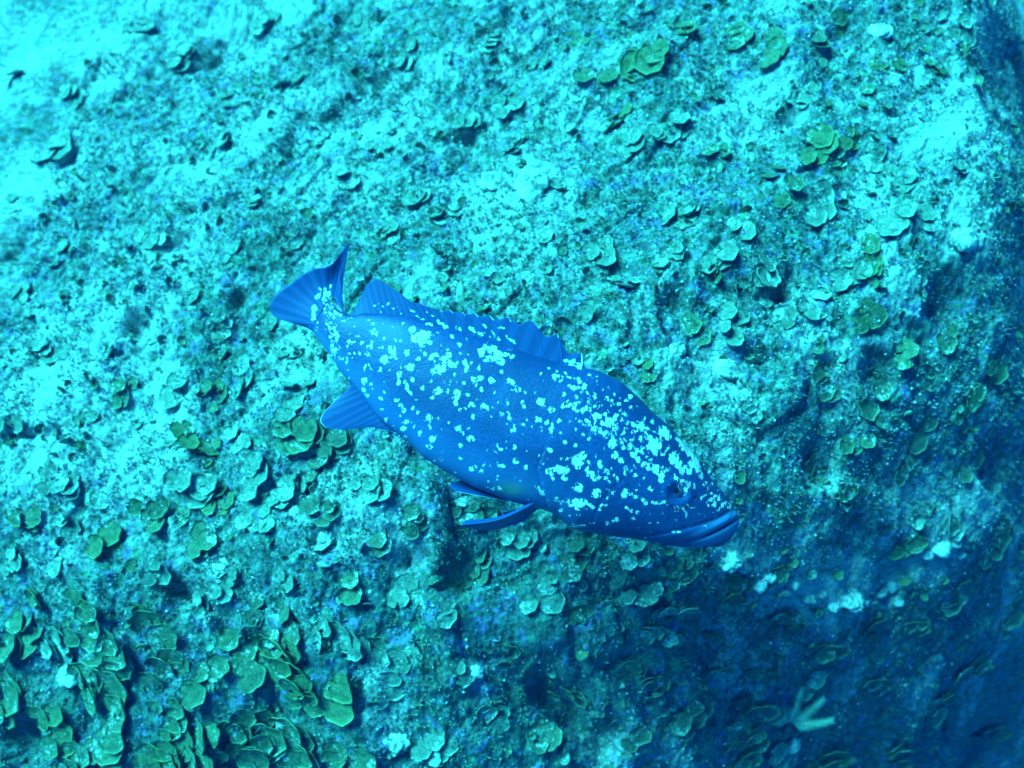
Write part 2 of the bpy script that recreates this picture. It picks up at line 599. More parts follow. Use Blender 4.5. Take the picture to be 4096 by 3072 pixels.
# pale blotches: (x, y, radius) or (x, y, x2, y2, radius) read off three enlargements
Z1 = """430 465 20;495 440 18;410 540 400 612 22;435 682 9;440 640 10;480 590 8;500 510 8;540 385 7;565 575 13;590 600 12;615 630 15;650 545 6;490 690 8;555 680 13;560 722 15;565 770 10;520 640 8;540 772 9;545 830 13;525 720 6;635 688 6;688 675 9;700 740 6;725 733 9;660 768 17;745 785 16;660 857 11;785 635 11;820 655 13;850 655 6;800 590 5;893 657 7;925 670 6;950 683 11;1022 655 11;830 695 12;815 718 14;845 712 8;812 778 812 822 10;870 810 12;898 760 14;787 853 15;1010 770 11
745 512 7;820 530 10;848 525 9;840 552 8;880 540 8;910 520 10;945 555 8;975 540 6;1000 545 8;925 550 6;860 575 8;1000 590 10;1085 700 24;1150 740 38;1110 760 28;1150 790 28;1200 780 24;1190 730 20;1225 735 11;1250 720 12;950 820 955 865 24;905 880 912 912 20;1050 855 23;1075 945 30;1133 890 16;1170 860 13;1130 965 7
1215 880 20;1240 865 18;1300 900 26;1330 870 22;1340 930 26;1270 960 32;1230 970 22;1300 950 26;1345 745 14;1320 832 13;1275 805 8;1405 855 12;1395 795 13;1440 762 8;1490 775 5;1540 850 28;1570 810 24;1610 830 33;1640 870 36;1600 890 28;1670 910 28;1700 860 18;1730 830 12;1740 880 16;1560 890 20
800 930 13;768 940 768 970 10;883 962 13;988 888 8;990 925 6;650 960 13;655 1010 12;690 1020 5;768 1028 772 1045 16;1005 985 1000 1055 14;1045 1042 1075 1115 13;1095 1030 15;1120 1030 9;1165 1080 17;1218 1037 10;1303 1045 11;1343 1043 7;1380 1045 6;1370 993 10;1435 910 1450 965 16;1525 950 17;1490 1022 1550 1015 17;1605 1030 21;1670 975 15;1430 1050 13;1500 1060 11;1545 1090 15;1600 945 7;1720 1030 14;1745 1050 17;1780 1090 19;1700 1055 8;1625 1110 8
1250 1110 20;1268 1095 20;1225 1140 17;1320 1103 13;1355 1140 8;1385 1115 27;1385 1150 1383 1185 15;1455 1130 18;1478 1190 20;1440 1215 11;1402 1217 12;1515 1155 8;1560 1190 1585 1215 14;1608 1262 9;1490 1255 1475 1285 12;1675 1240 15;1715 1240 1722 1280 13;1815 1200 12;1583 1300 6;905 1112 7;760 1090 790 1135 12;880 1145 16;990 1160 10;1020 1190 19;1035 1225 18;1095 1213 13;1127 1245 12;955 1190 6;888 1222 16;1015 1265 9;1050 1297 17;908 1290 14;1030 1340 20;960 1330 6;1140 1375 17;1205 1275 25;1258 1277 15;1170 1295 7;1333 1302 10;1205 1337 17;1395 1342 23;1458 1340 13;1268 1378 7;1225 1410 21;1205 1460 19;1040 1400 14;1415 1450 18;1470 1405 21;1495 1415 10;1583 1470 12;1555 1465 6;1627 1476 6;1702 1465 6;1485 1505 11;1403 1530 14;1288 1495 12;1270 1545 12;1230 1560 10;1465 1608 1500 1590 13;1540 1620 14;1555 1578 9;1660 1572 15;1682 1577 11;1765 1550 18;1745 1350 19;1755 1320 8;1812 1370 9
1170 582 1190 590 7;1130 625 1160 635 9;1180 655 1210 668 10;1240 635 1310 680 12;1370 680 1400 695 10;1460 685 1535 728 12;1550 665 1570 675 10;1600 712 1625 728 10;1630 742 1655 758 10;1650 670 1690 690 10;1700 735 1760 785 11;1060 556 1090 586 7;1095 598 1120 606 7;1560 715 1590 740 8;1400 545 1420 560 7;1510 560 1530 575 7;1205 600 1220 608 6"""
Z2 = """600 640 11;590 610 8;695 610 24;710 640 11;755 655 23;825 635 18;883 645 16;680 590 6;660 560 11;560 540 19;605 555 13;720 490 11;745 415 8;790 450 19;810 480 19;840 440 15;775 470 14;860 520 13;880 530 15;895 475 10;830 570 11;955 520 15;930 595 5;985 450 11;1000 470 6;965 475 6;1030 460 8;920 667 970 645 12;1005 635 13;1050 635 8;960 720 15;1000 700 23;1030 690 18;1070 690 11;1090 730 30;1120 710 18;1115 770 12;1130 690 14;1150 625 15;1190 690 15;1200 600 15;1225 640 13;1200 730 13;1165 590 10;1130 570 8;1100 540 6;1055 545 6;1085 580 10;1225 580 16;1260 640 8;1290 740 21;1305 710 12;1270 760 11;610 718 9;680 715 19;725 730 15;755 770 19;800 718 15;865 725 13;895 770 9;940 800 12;1035 790 11;1075 790 16;1025 765 8;965 828 11;805 790 8;590 795 7;830 845 16;890 860 11;748 893 16
1100 855 27;1130 840 11;1210 870 18;1170 880 12;1250 900 18;1280 820 14;1340 830 26;1360 870 46;1390 900 18;1425 790 35;1455 820 24;1400 770 16;1360 730 14;1230 920 20;1260 950 18;1290 970 20;1330 990 26;1370 1010 28;1400 1040 24;1430 1010 14;1400 1070 18;1480 950 38;1510 980 30;1540 1010 30;1580 1030 22;1500 920 20;1510 830 1560 890 17;1570 890 1640 975 22;1600 990 30;1640 1020 24;1660 1060 20;1490 1070 17;1530 1090 22;1570 1100 24;1540 1140 27;1120 925 21;1160 955 18;1190 995 1185 1030 14;1245 1040 13;1245 995 8;1300 1050 7
940 918 22;910 950 34;900 980 24;880 950 18;968 960 13;1035 970 21;1030 985 14;790 1000 26;815 1005 27;830 1050 19;845 1010 14;735 1015 18;760 1060 12;750 1030 16;965 1005 20;985 1030 22;995 1055 14;1030 1055 14;1070 1055 14;1090 1070 12;1065 1010 14;1100 1000 12;1110 1040 14;1140 1055 14;1145 1080 8;1085 1030 10;905 1085 12;915 1110 27;900 1050 5;880 1105 9;1015 1142 29;1080 1118 10;1110 1140 15;1085 1150 8
785 1180 17;815 1200 16;850 1190 17;870 1210 20;900 1200 27;930 1200 26;970 1210 20;990 1230 17;905 1235 14;950 1190 17;1050 1215 13;1035 1242 10;670 1105 705 1150 13;640 1150 6;620 1185 7;1185 1130 20;1180 1155 18;1215 1145 10;1240 1165 10;1265 1170 14;1290 1185 14;1305 1205 14;1345 1210 1410 1200 11;1270 1100 6;1325 1115 14;1405 1140 10;1195 1230 13;1220 1250 15;1260 1263 12;1240 1295 11;1335 1272 6;1410 1263 7;815 1250 12;865 1282 8;900 1275 7;920 1278 7;820 1280 4;1015 1273 6;870 1355 955 1340 11;1010 1325 10;985 1335 6;1090 1325 15;1140 1300 15;1115 1315 11;1340 1330 7;1385 1330 10;1280 1360 5;1340 1385 5;1320 1427 10;1490 1392 1535 1385 10;1570 1359 1600 1355 8;1482 1232 1488 1262 6;1504 1232 1510 1258 6;1530 1230 1548 1258 6;1560 1275 1563 1295 8;1495 1315 9;1525 1325 6;1590 1245 6;1645 1290 6;1665 1310 10;1650 1330 5
1650 1185 1720 1163 9;1700 1130 13;1690 1100 11;1740 1110 12;1750 1190 15;1720 1200 16;1700 1240 12;1690 1215 8;1740 1230 20;1780 1200 17;1800 1240 17;1770 1260 14;1820 1230 13;1830 1190 10;1850 1250 20;1780 1150 10
450 975 17;475 982 13;545 955 19;605 990 12;525 1025 4;545 1055 6;445 1055 13;385 1080 9;345 1018 15;285 1008 310 1000 13;350 985 8;455 1122 14;410 1125 11;380 1120 10;220 1078 10;185 1040 8;880 380 20;920 395 20;900 370 14;850 365 12;930 410 10"""
SP = []
for txt, ox, oy, k in ((Z1, 1000, 900, 1.659), (Z2, 1700, 1200, 1.5085)):
    for e in txt.replace('\n', ';').split(';'):
        q = [float(a) for a in e.split()]
        if len(q) == 3:
            q = [q[0], q[1], q[0] + .01, q[1], q[2]]
        SP.append((ox + q[0] / k, oy + q[1] / k, ox + q[2] / k, oy + q[3] / k, q[4] / k))
rs = np.random.default_rng(5)
for _ in range(170):                       # fine freckles on the nape
    a, b = rs.uniform(0, 1), rs.uniform(0, 1)
    x = 2290 + 350 * a + rs.normal(0, 14)
    y = 1500 + 255 * a + 190 * b * (1 - 0.3 * a)
    SP.append((x, y, x + rs.uniform(-8, 8), y + rs.uniform(-6, 6), rs.uniform(2.5, 7)))
for _ in range(90):                        # and along the tail stalk and back
    a = rs.uniform(0, 1)
    x, y = 1262 + 45 * rs.uniform(0, 1) + 60 * a, 1130 + 300 * a
    SP.append((x, y, x + 5, y + rs.uniform(2, 14), rs.uniform(2.5, 5)))

for _ in range(210):                       # small flecks between the blotches
    q_s = rs.uniform(-780, 900)
    q_n = rs.uniform(-0.75, 0.85)
    a_, b_ = np.interp(q_s, ts, tn), np.interp(q_s, bs, bn)
    if q_s > 500 and q_n < -0.2:
        continue
    x, y = unsn(q_s, (a_ + b_) / 2 + q_n * (a_ - b_) / 2)
    SP.append((x, y, x + rs.uniform(-6, 6), y + rs.uniform(-8, 8), rs.uniform(2.5, 5.5)))


def spot_field(px, py):
    wx = px + 6 * perlin(px / 17, py / 17, 61) + 3 * perlin(px / 7, py / 7, 63)
    wy = py + 6 * perlin(px / 17, py / 17, 62) + 3 * perlin(px / 7, py / 7, 64)
    f = np.full(px.shape, -3.0)
    for ax, ay, bx, by, r in SP:
        m = (np.abs(wx - (ax + bx) / 2) < r * 3 + abs(bx - ax)) & (np.abs(wy - (ay + by) / 2) < r * 3 + abs(by - ay))
        if not m.any():
            continue
        X, Y = wx[m], wy[m]
        dx, dy = bx - ax, by - ay
        t = np.clip(((X - ax) * dx + (Y - ay) * dy) / (dx * dx + dy * dy + 1e-9), 0, 1)
        d = np.hypot(X - ax - t * dx, Y - ay - t * dy)
        f[m] = np.maximum(f[m], (r * 1.05 - d) / 6.0)
    return f - 3.2 * np.clip(perlin(px / 12, py / 12, 66) - 0.08, 0, 1) * np.clip(f, 0, 1.5)


M = NT('grouper_skin', 0.5, 0.35)
sp = M.attr('spot')
nn = M.noise(110, 3, 0.6)
sc_ = M.voro(230)
f = M.remap(M.math('ADD', M.math('MULTIPLY_ADD', M.math('SUBTRACT', nn, 0.5), 2.2, sp), M.math('MULTIPLY', M.math('SUBTRACT', M.noise(330, 2, 0.6), 0.5), 1.6)), -0.1, 0.65)
f = M.math('MULTIPLY', f, M.remap(M.noise(38, 4, 0.7), 0.30, 0.52, 0.55, 1.0))
base = M.mix(M.remap(M.noise(11, 5, 0.6, dist=0.6), 0.38, 0.62), (0.008, 0.046, 0.165), (0.013, 0.072, 0.245))
base = M.mix(M.remap(sc_, 0.10, 0.70, 0.0, 0.65), base, (0.010, 0.035, 0.120))
base = M.mix(M.remap(M.attr('belly'), 0.0, 1.0, 0.0, 0.6), base, (0.04, 0.15, 0.36))
base = M.mix(M.remap(M.attr('lip'), 0.0, 1.0, 0.0, 0.7), base, (0.08, 0.22, 0.42))
base = M.mix(M.attr('yellow'), base, (0.16, 0.22, 0.08))
pale = M.mix(M.remap(M.noise(55, 3), 0.35, 0.6), (0.60, 0.52, 0.46), (1.0, 0.82, 0.66))
M.color(M.mix(f, base, pale))
M.bump(M.math('SUBTRACT', nn, M.math('MULTIPLY', sc_, 1.1)), 0.25, 0.0010)
MAT_SKIN = M.m

NS, NV = 420, 260
u = np.linspace(0, 1, NS)
sarr = -885 + (1021 + 885) * (0.5 * u + 0.5 * np.sin(u * math.pi / 2))
sarr[-1] = 1020.6
tN = smooth_interp(sarr, ts, tn, 10)
bN = smooth_interp(sarr, bs, bn, 10)
endn = 58.0
bl = sstep(965, 1021, sarr)
rad_ = np.sqrt(np.clip(1 - ((sarr - 965) / 56) ** 2, 0, 1))
tN = np.where(sarr > 965, endn + (np.interp(965, ts, tn) - endn) * rad_, tN)
bN = np.where(sarr > 965, endn + (np.interp(965, bs, bn) - endn) * rad_, bN)
T = thick(sarr) * np.where(sarr > 965, 0.35 + 0.65 * rad_, 1.0)
T[-1] = 2
th = np.linspace(0, 2 * math.pi, NV, endpoint=False)
cs, sn_ = np.cos(th), np.sin(th)
cy = np.sign(cs) * np.abs(cs) ** 0.82
cen, hf = (tN + bN) / 2, (tN - bN) / 2
NN = cen[:, None] + hf[:, None] * sn_[None]
belly_fat = 1 + 0.10 * (-sn_)[None] * sstep(-700, -200, sarr)[:, None]
YY = T[:, None] * cy[None] * belly_fat
SS = np.repeat(sarr[:, None], NV, 1)
PX, PY = unsn(SS, NN)
face_w = np.abs(cs)[None] ** 0.6
rl = relief(PX, PY) * face_w
YY = YY + np.sign(cs)[None] * rl * np.clip(T / 60, 0.2, 1)[:, None]
# tail stalk swings a little away from the viewer


def bend(s):
    return 82 * sstep(-450, -1150, s) + 150 * np.clip((s - 200) / 820, 0, 1) ** 1.7


YY = YY + bend(SS)
spot = spot_field(PX, PY)
bel = sstep(0.1, 1.0, -sn_)[None] * sstep(500, 200, SS) * 1.0
dC, sC, tC = seg_d(PX, PY, CLEFT)
lip = np.exp(-((dC - 24) / 24) ** 2) * sstep(2700, 2830, PX) * (1 - 0.4 * (PX < 2760))
yel = 0.55 * np.exp(-((PX - 2040) / 60) ** 2 - ((PY - 1948) / 30) ** 2)
SX = SS + 14 * np.clip((SS - 200) / 820, 0, 1) ** 2
me = mesh_np('body', np.stack([SX * S, YY * S, NN * S], -1).reshape(-1, 3), grid_faces(NS, NV, True),
             {'spot': spot, 'belly': bel, 'lip': lip, 'yellow': yel})
body = link('body', me, MAT_SKIN, fish)

# fins -----------------------------------------------------------------
M = NT('grouper_fin', 0.55, 0.3)
rr = M.attr('ray')
c = M.mix(M.remap(rr, 0.2, 0.9), (0.007, 0.046, 0.170), (0.010, 0.062, 0.215))
c = M.mix(M.remap(M.attr('edge'), 0.3, 1.0), c, (0.55, 0.75, 0.80))
f = M.remap(M.math('MULTIPLY_ADD', M.math('SUBTRACT', M.noise(110, 3), 0.5), 1.6, M.attr('spot')), 0.05, 0.5)
M.color(M.mix(f, c, (0.70, 0.85, 0.76)))
M.b.inputs['Transmission Weight'].default_value = 0.0
MAT_FIN = M.m
MAT_FIN_THIN = None


def resample(pts, n):
    pts = np.array(pts, float)
    d = np.r_[0, np.cumsum(np.linalg.norm(np.diff(pts, axis=0), axis=1))]
    q = np.linspace(0, d[-1], n)
    o = np.stack([np.interp(q, d, pts[:, k]) for k in range(pts.shape[1])], -1)
    for _ in range(max(2, n // 30)):
        o[1:-1] = (o[:-2] + 2 * o[1:-1] + o[2:]) / 4
    return o


def fin(name, base, outer, nrays, th0=5.0, th1=1.2, edge_side=None, spots=True, n=None, m=26, bow=0.0, rim=0.0):
    """membrane between a base line and an outer line; points are (photo x, photo y, px away from the viewer)"""
    n = n or nrays * 6 + 1
    A, B = resample(base, n), resample(outer, n)
    v = np.linspace(0, 1, m)
    P = A[:, None] * (1 - v)[None, :, None] + B[:, None] * v[None, :, None]
    P[..., 2] += bow * np.sin(v * math.pi)[None] + 2 * np.sin(np.linspace(0, nrays * 0.9, n))[:, None] * v[None] ** 2
    ph = np.linspace(0, nrays, n)
    rayv = (0.5 + 0.5 * np.cos(ph * 2 * math.pi))[:, None] * np.ones(m)[None]
    t = (th0 * (1 - v) + th1 * v)[None] * (0.88 + 0.12 * rayv)
    t[0] *= .6
    t[-1] *= .6
    s, nn_ = sn(P[..., 0], P[..., 1])
    front = np.stack([s * S, (P[..., 2] - t) * S, nn_ * S], -1)
    back = np.stack([s * S, (P[..., 2] + t) * S, nn_ * S], -1)
    # closed loop round each station: front out, back in
    loop = np.concatenate([front, back[:, ::-1]], 1)
    L = loop.shape[1]
    edge = np.zeros((n, m))
    if edge_side is not None:
        k = np.linspace(0, 1, n)
        edge += (np.exp(-(k if edge_side == 0 else 1 - k) / 0.03) * 1.4)[:, None]
    if rim:
        edge += rim * np.exp(-(1 - v) / 0.03)[None]
    sp = spot_field(P[..., 0], P[..., 1]) if spots else np.full((n, m), -3.0)
    dbl = lambda a: np.concatenate([a, a[:, ::-1]], 1)
    F = grid_faces(n, L, True)
    caps = []
    for j in range(m - 1):
        caps.append((j, L - 1 - j, L - 2 - j, j + 1)[::-1])
        o = (n - 1) * L
        caps.append((o + j, o + L - 1 - j, o + L - 2 - j, o + j + 1))
    F = np.concatenate([F, np.array(caps)])
    me = mesh_np(name, loop.reshape(-1, 3), F, {'ray': dbl(rayv), 'edge': dbl(edge), 'spot': dbl(sp)})
    return link(name, me, MAT_FIN, fish)


b0 = bend(-885)
fin('caudal_fin',
    [(1262, 1345, b0), (1256, 1300, b0), (1272, 1255, b0), (1290, 1215, b0), (1308, 1182, b0), (1330, 1190, b0), (1372, 1250, b0 - 40)],
    [(1215, 1293, b0 + 5), (1120, 1280, b0 + 20), (1079, 1264, b0 + 25), (1058, 1236, b0 + 30), (1060, 1200, b0 + 30), (1095, 1160, b0 + 30), (1150, 1123, b0 + 25),
     (1200, 1088, b0 + 10), (1245, 1066, b0 + 5), (1290, 1062, b0 + 20), (1315, 1040, b0 + 50), (1340, 985, b0 + 110), (1366, 934, b0 + 150), (1358, 985, b0 + 120), (1346, 1050, b0 + 80), (1342, 1110, b0 + 40)],
    17, 5.5, 1.3, bow=10)
fin('soft_dorsal_fin',
    [(1395, 1278, 40), (1430, 1270, 30), (1500, 1272, 22), (1600, 1280, 14), (1700, 1296, 6), (1800, 1324, 0)],
    [(1402, 1248, 45), (1432, 1195, 42), (1462, 1135, 38), (1480, 1116, 34), (1502, 1110, 30), (1555, 1142, 22), (1600, 1170, 14), (1640, 1205, 8), (1700, 1222, 2), (1755, 1243, 0)],
    15, 6, 1.2)
sb = [(1790, 1322, 0), (1920, 1362, 0), (2040, 1400, 0), (2140, 1436, 0), (2240, 1466, 0), (2328, 1484, 0)]
tips = [(1758, 1236), (1800, 1240), (1848, 1248), (1900, 1254), (1958, 1262), (2030, 1266), (2121, 1278), (2230, 1334), (2326, 1412)]
valley = [(1780, 1244), (1824, 1250), (1874, 1258), (1930, 1267), (1996, 1279), (2078, 1300), (2185, 1350), (2270, 1415)]
outer = []
for i, (a, b) in enumerate(tips):
    outer.append((a, b, 0))
    if i < len(valley):
        outer.append((*valley[i], 0))
B = np.array(outer, float)
sd = fin('spiny_dorsal_fin', sb, [tuple(q) for q in B] + [(2338, 1470, 0)], 9, 7, 1.5, n=140)
SB = resample(sb, 200)
for i, (a, b) in enumerate(tips):
    # hard spine as its own tapered rod
    k = np.clip((i + 0.7) / 9.2 + 0.02, 0, 1)
    bx, by, _ = SB[int(k * 199)]
    if i == len(tips) - 1:
        bx, by = 2318, 1478
    P0, P1 = np.array([bx, by + 12]), np.array([a, b])
    v = np.linspace(0, 1, 10)
    ctr = P0[None] * (1 - v)[:, None] + P1[None] * v[:, None]
    dirn = (P1 - P0) / np.linalg.norm(P1 - P0)
    nrm = np.array([-dirn[1], dirn[0]])
    ctr = ctr + nrm[None] * (6 * np.sin(v * math.pi))[:, None]
    R = 5.2 * (1 - v) ** 0.7 + 1.0
    an = np.linspace(0, 2 * math.pi, 8, endpoint=False)
    X = ctr[:, None, 0] + nrm[0] * np.cos(an)[None] * R[:, None]
    Y = ctr[:, None, 1] + nrm[1] * np.cos(an)[None] * R[:, None]
    Z = np.sin(an)[None] * R[:, None] - 1
    s_, n_ = sn(X, Y)
    sp = spot_field(X, Y)
    if i == len(tips) - 1:
        sp += 4
    else:
        sp = np.maximum(sp, np.where(v > 0.86, 0.35, -3)[:, None] * np.ones(8)[None])
    me = mesh_np('spine', np.stack([s_ * S, Z * S, n_ * S], -1).reshape(-1, 3), grid_faces(10, 8, True),
                 {'ray': np.full((10, 8), 0.8), 'edge': np.zeros((10, 8)), 'spot': sp})
    link('spine', me, MAT_FIN, sd)
fin('anal_fin',
    [(1395, 1525, 15), (1450, 1575, 10), (1510, 1655, 5), (1600, 1722, 0)],
    [(1405, 1548, 15), (1362, 1581, 10), (1320, 1622, 5), (1290, 1653, 0), (1279, 1684, -5), (1301, 1711, -8), (1374, 1720, -8), (1482, 1708, -4), (1579, 1728, 0)],
    11, 6, 1.4, edge_side=None, rim=0.75)
fin('pelvic_fin',
    [(2100, 1985, 10), (2075, 2003, 0), (2060, 2006, -10)],
    [(1844, 1926, 60), (1800, 1936, 30), (1797, 1944, 5), (1830, 1964, -30)],
    7, 5, 1.4, edge_side=1, bow=-12, m=30)
# pectoral fin: seen almost edge on, its blade running away from the viewer
pe = fin('pectoral_fin',
    [(2172, 1978, -70), (2160, 1994, -80), (2150, 2008, -40), (2160, 2020, 40)],
    [(1868, 2068, -60), (1848, 2086, -90), (1840, 2100, -60), (1905, 2104, 60), (2000, 2110, 150), (2100, 2112, 170)],
    10, 7, 1.3, edge_side=None, m=40, rim=0.0)
# give the fin its S-bend
me = pe.data
co = np.zeros(len(me.vertices) * 3, np.float32)
me.vertices.foreach_get('co', co)
co = co.reshape(-1, 3)
q = (co[:, 0] / S)
k = np.clip((q - (-70)) / (230 + 70), 0, 1)
co[:, 2] += S * (-26 * np.sin(k * math.pi) + 16 * np.sin(k * 2 * math.pi)) * np.clip((q + 120) / 100, 0, 1)
me.vertices.foreach_set('co', co.ravel())
me.update()
# far-side pectoral fin, half hidden below the throat
fin('pectoral_fin',
    [(2200, 2015, 110), (2185, 2030, 118), (2165, 2034, 120)],
    [(2130, 2045, 210), (2085, 2110, 230), (2060, 2140, 240), (2020, 2120, 240), (2010, 2080, 235)],
    8, 5, 1.2, spots=False)


# eye: ball with iris ring and pupil as its parts
def ball(name, c, r, ys, mat, parent, squash=1.0):
    nu, nv = 20, 28
    a = np.linspace(0, math.pi, nu)[:, None]
    b = np.linspace(0, 2 * math.pi, nv, endpoint=False)[None]
    s_, n_ = sn(*c)
    X = s_ + r * np.sin(a) * np.cos(b)
    Z = n_ + r * np.sin(a) * np.sin(b)
    Y = ys - r * squash * np.cos(a) + 0 * b
    me = mesh_np(name, np.stack([X * S, Y * S, Z * S], -1).reshape(-1, 3), grid_faces(nu, nv, True))
    return link(name, me, mat, parent)


M = NT('iris', 0.25, 0.6)
M.color(M.mix(M.remap(M.noise(140, 3), 0.35, 0.65), (0.02, 0.04, 0.09), (0.06, 0.11, 0.20)))
MAT_IRIS = M.m
M = NT('pupil', 0.08, 0.6)
M.color((0.004, 0.006, 0.010))
MAT_PUPIL = M.m
ei = int(np.argmin(np.abs(sarr - sn(*EYE)[0])))
eT = T[ei] * 0.93
eb = float(bend(sarr[ei]))
eye = ball('eye', EYE, 37, -(eT - 21) + eb, MAT_IRIS, fish, 0.8)
ball('pupil', (EYE[0] - 1, EYE[1] - 2), 27, -(eT - 21) - 8.5 + eb, MAT_PUPIL, eye, 0.8)
eye2 = ball('eye', EYE, 37, (eT - 21) + eb, MAT_IRIS, fish, 0.8)

# ------------------------------------------------------------------ fan algae
def frond_mesh(seed, span, cup, ruffle, nr=9, na=44):
    r0 = random.Random(seed)
    r = np.linspace(0.06, 1, nr)[:, None]
    a = np.linspace(-span, span, na)[None]
    ph1, ph2, ph3 = (r0.uniform(0, 6.28) for _ in range(3))
    R = r * (1 + 0.045 * np.sin(4 * a + ph1) * r + 0.035 * np.sin(9 * a + ph2) * r ** 3 + 0.01 * np.sin(17 * a + ph3) * r ** 4)
    R = R * (0.66 + 0.34 * np.cos(a))
    X = R * np.sin(a)
    Y = R * np.cos(a)
    Z = cup * R ** 2 + ruffle * np.sin(3 * a + ph3) * r ** 2 + 0.6 * ruffle * np.sin(7 * a + ph1) * r ** 3
    curl = 0.10 * sstep(0.86, 1.0, r)
    Z = Z + curl * 0.5
    X, Y = X * (1 - curl * 0.35), Y * (1 - curl * 0.35)
    topv = np.stack([X, Y, Z + 0 * X], -1)
    botv = topv - np.array([0, 0, 0.045])
    botv[..., :2] *= 0.985
    V = np.concatenate([topv.reshape(-1, 3), botv.reshape(-1, 3)])
    F = grid_faces(nr, na)
    N = nr * na
    F2 = F[:, ::-1] + N
    rimf = []
    for j in range(na - 1):
        p, q = (nr - 1) * na + j, (nr - 1) * na + j + 1
        rimf.append((p, p + N, q + N, q))
    for i in range(nr - 1):
        p, q = i * na, (i + 1) * na
        rimf.append((p, p + N, q + N, q))
        p, q = i * na + na - 1, (i + 1) * na + na - 1
        rimf.append((q, q + N, p + N, p))
    rad = np.tile((r + 0 * a).ravel(), 2)
    return V, np.concatenate([F[:, ::-1], F2[:, ::-1], np.array(rimf)]), rad


VAR = []
for i in range(10):
    span = [2.3, 2.5, 2.6, 2.4, 2.7, 2.2, 2.5, 2.6, 2.4, 2.7][i]
    cup = [0.06, 0.10, 0.20, 0.12, 0.16, -0.14, 0.22, -0.08, 0.18, -0.05][i]
    VAR.append(frond_mesh(100 + i, span, cup, [0.03, 0.05, 0.03, 0.05, 0.03, 0.04, 0.03, 0.05, 0.03, 0.05][i]))
FM = []
for mi, mat in enumerate(MAT_FROND):
    row = []
    for V, F, rad in VAR:
        me = mesh_np('frond', V, F, {'rad': rad})
        me.materials.append(mat)
        row.append(me)
    FM.append(row)


def surf(x, y, e=0.02):
    x, y = np.array([x]), np.array([y])
    z = height(x, y, False)[0]
    dx = (height(x + e, y, False)[0] - height(x - e, y, False)[0]) / (2 * e)
    dy = (height(x, y + e, False)[0] - height(x, y - e, False)[0]) / (2 * e)
    return z, Vector((-dx, -dy, 1)).normalized()


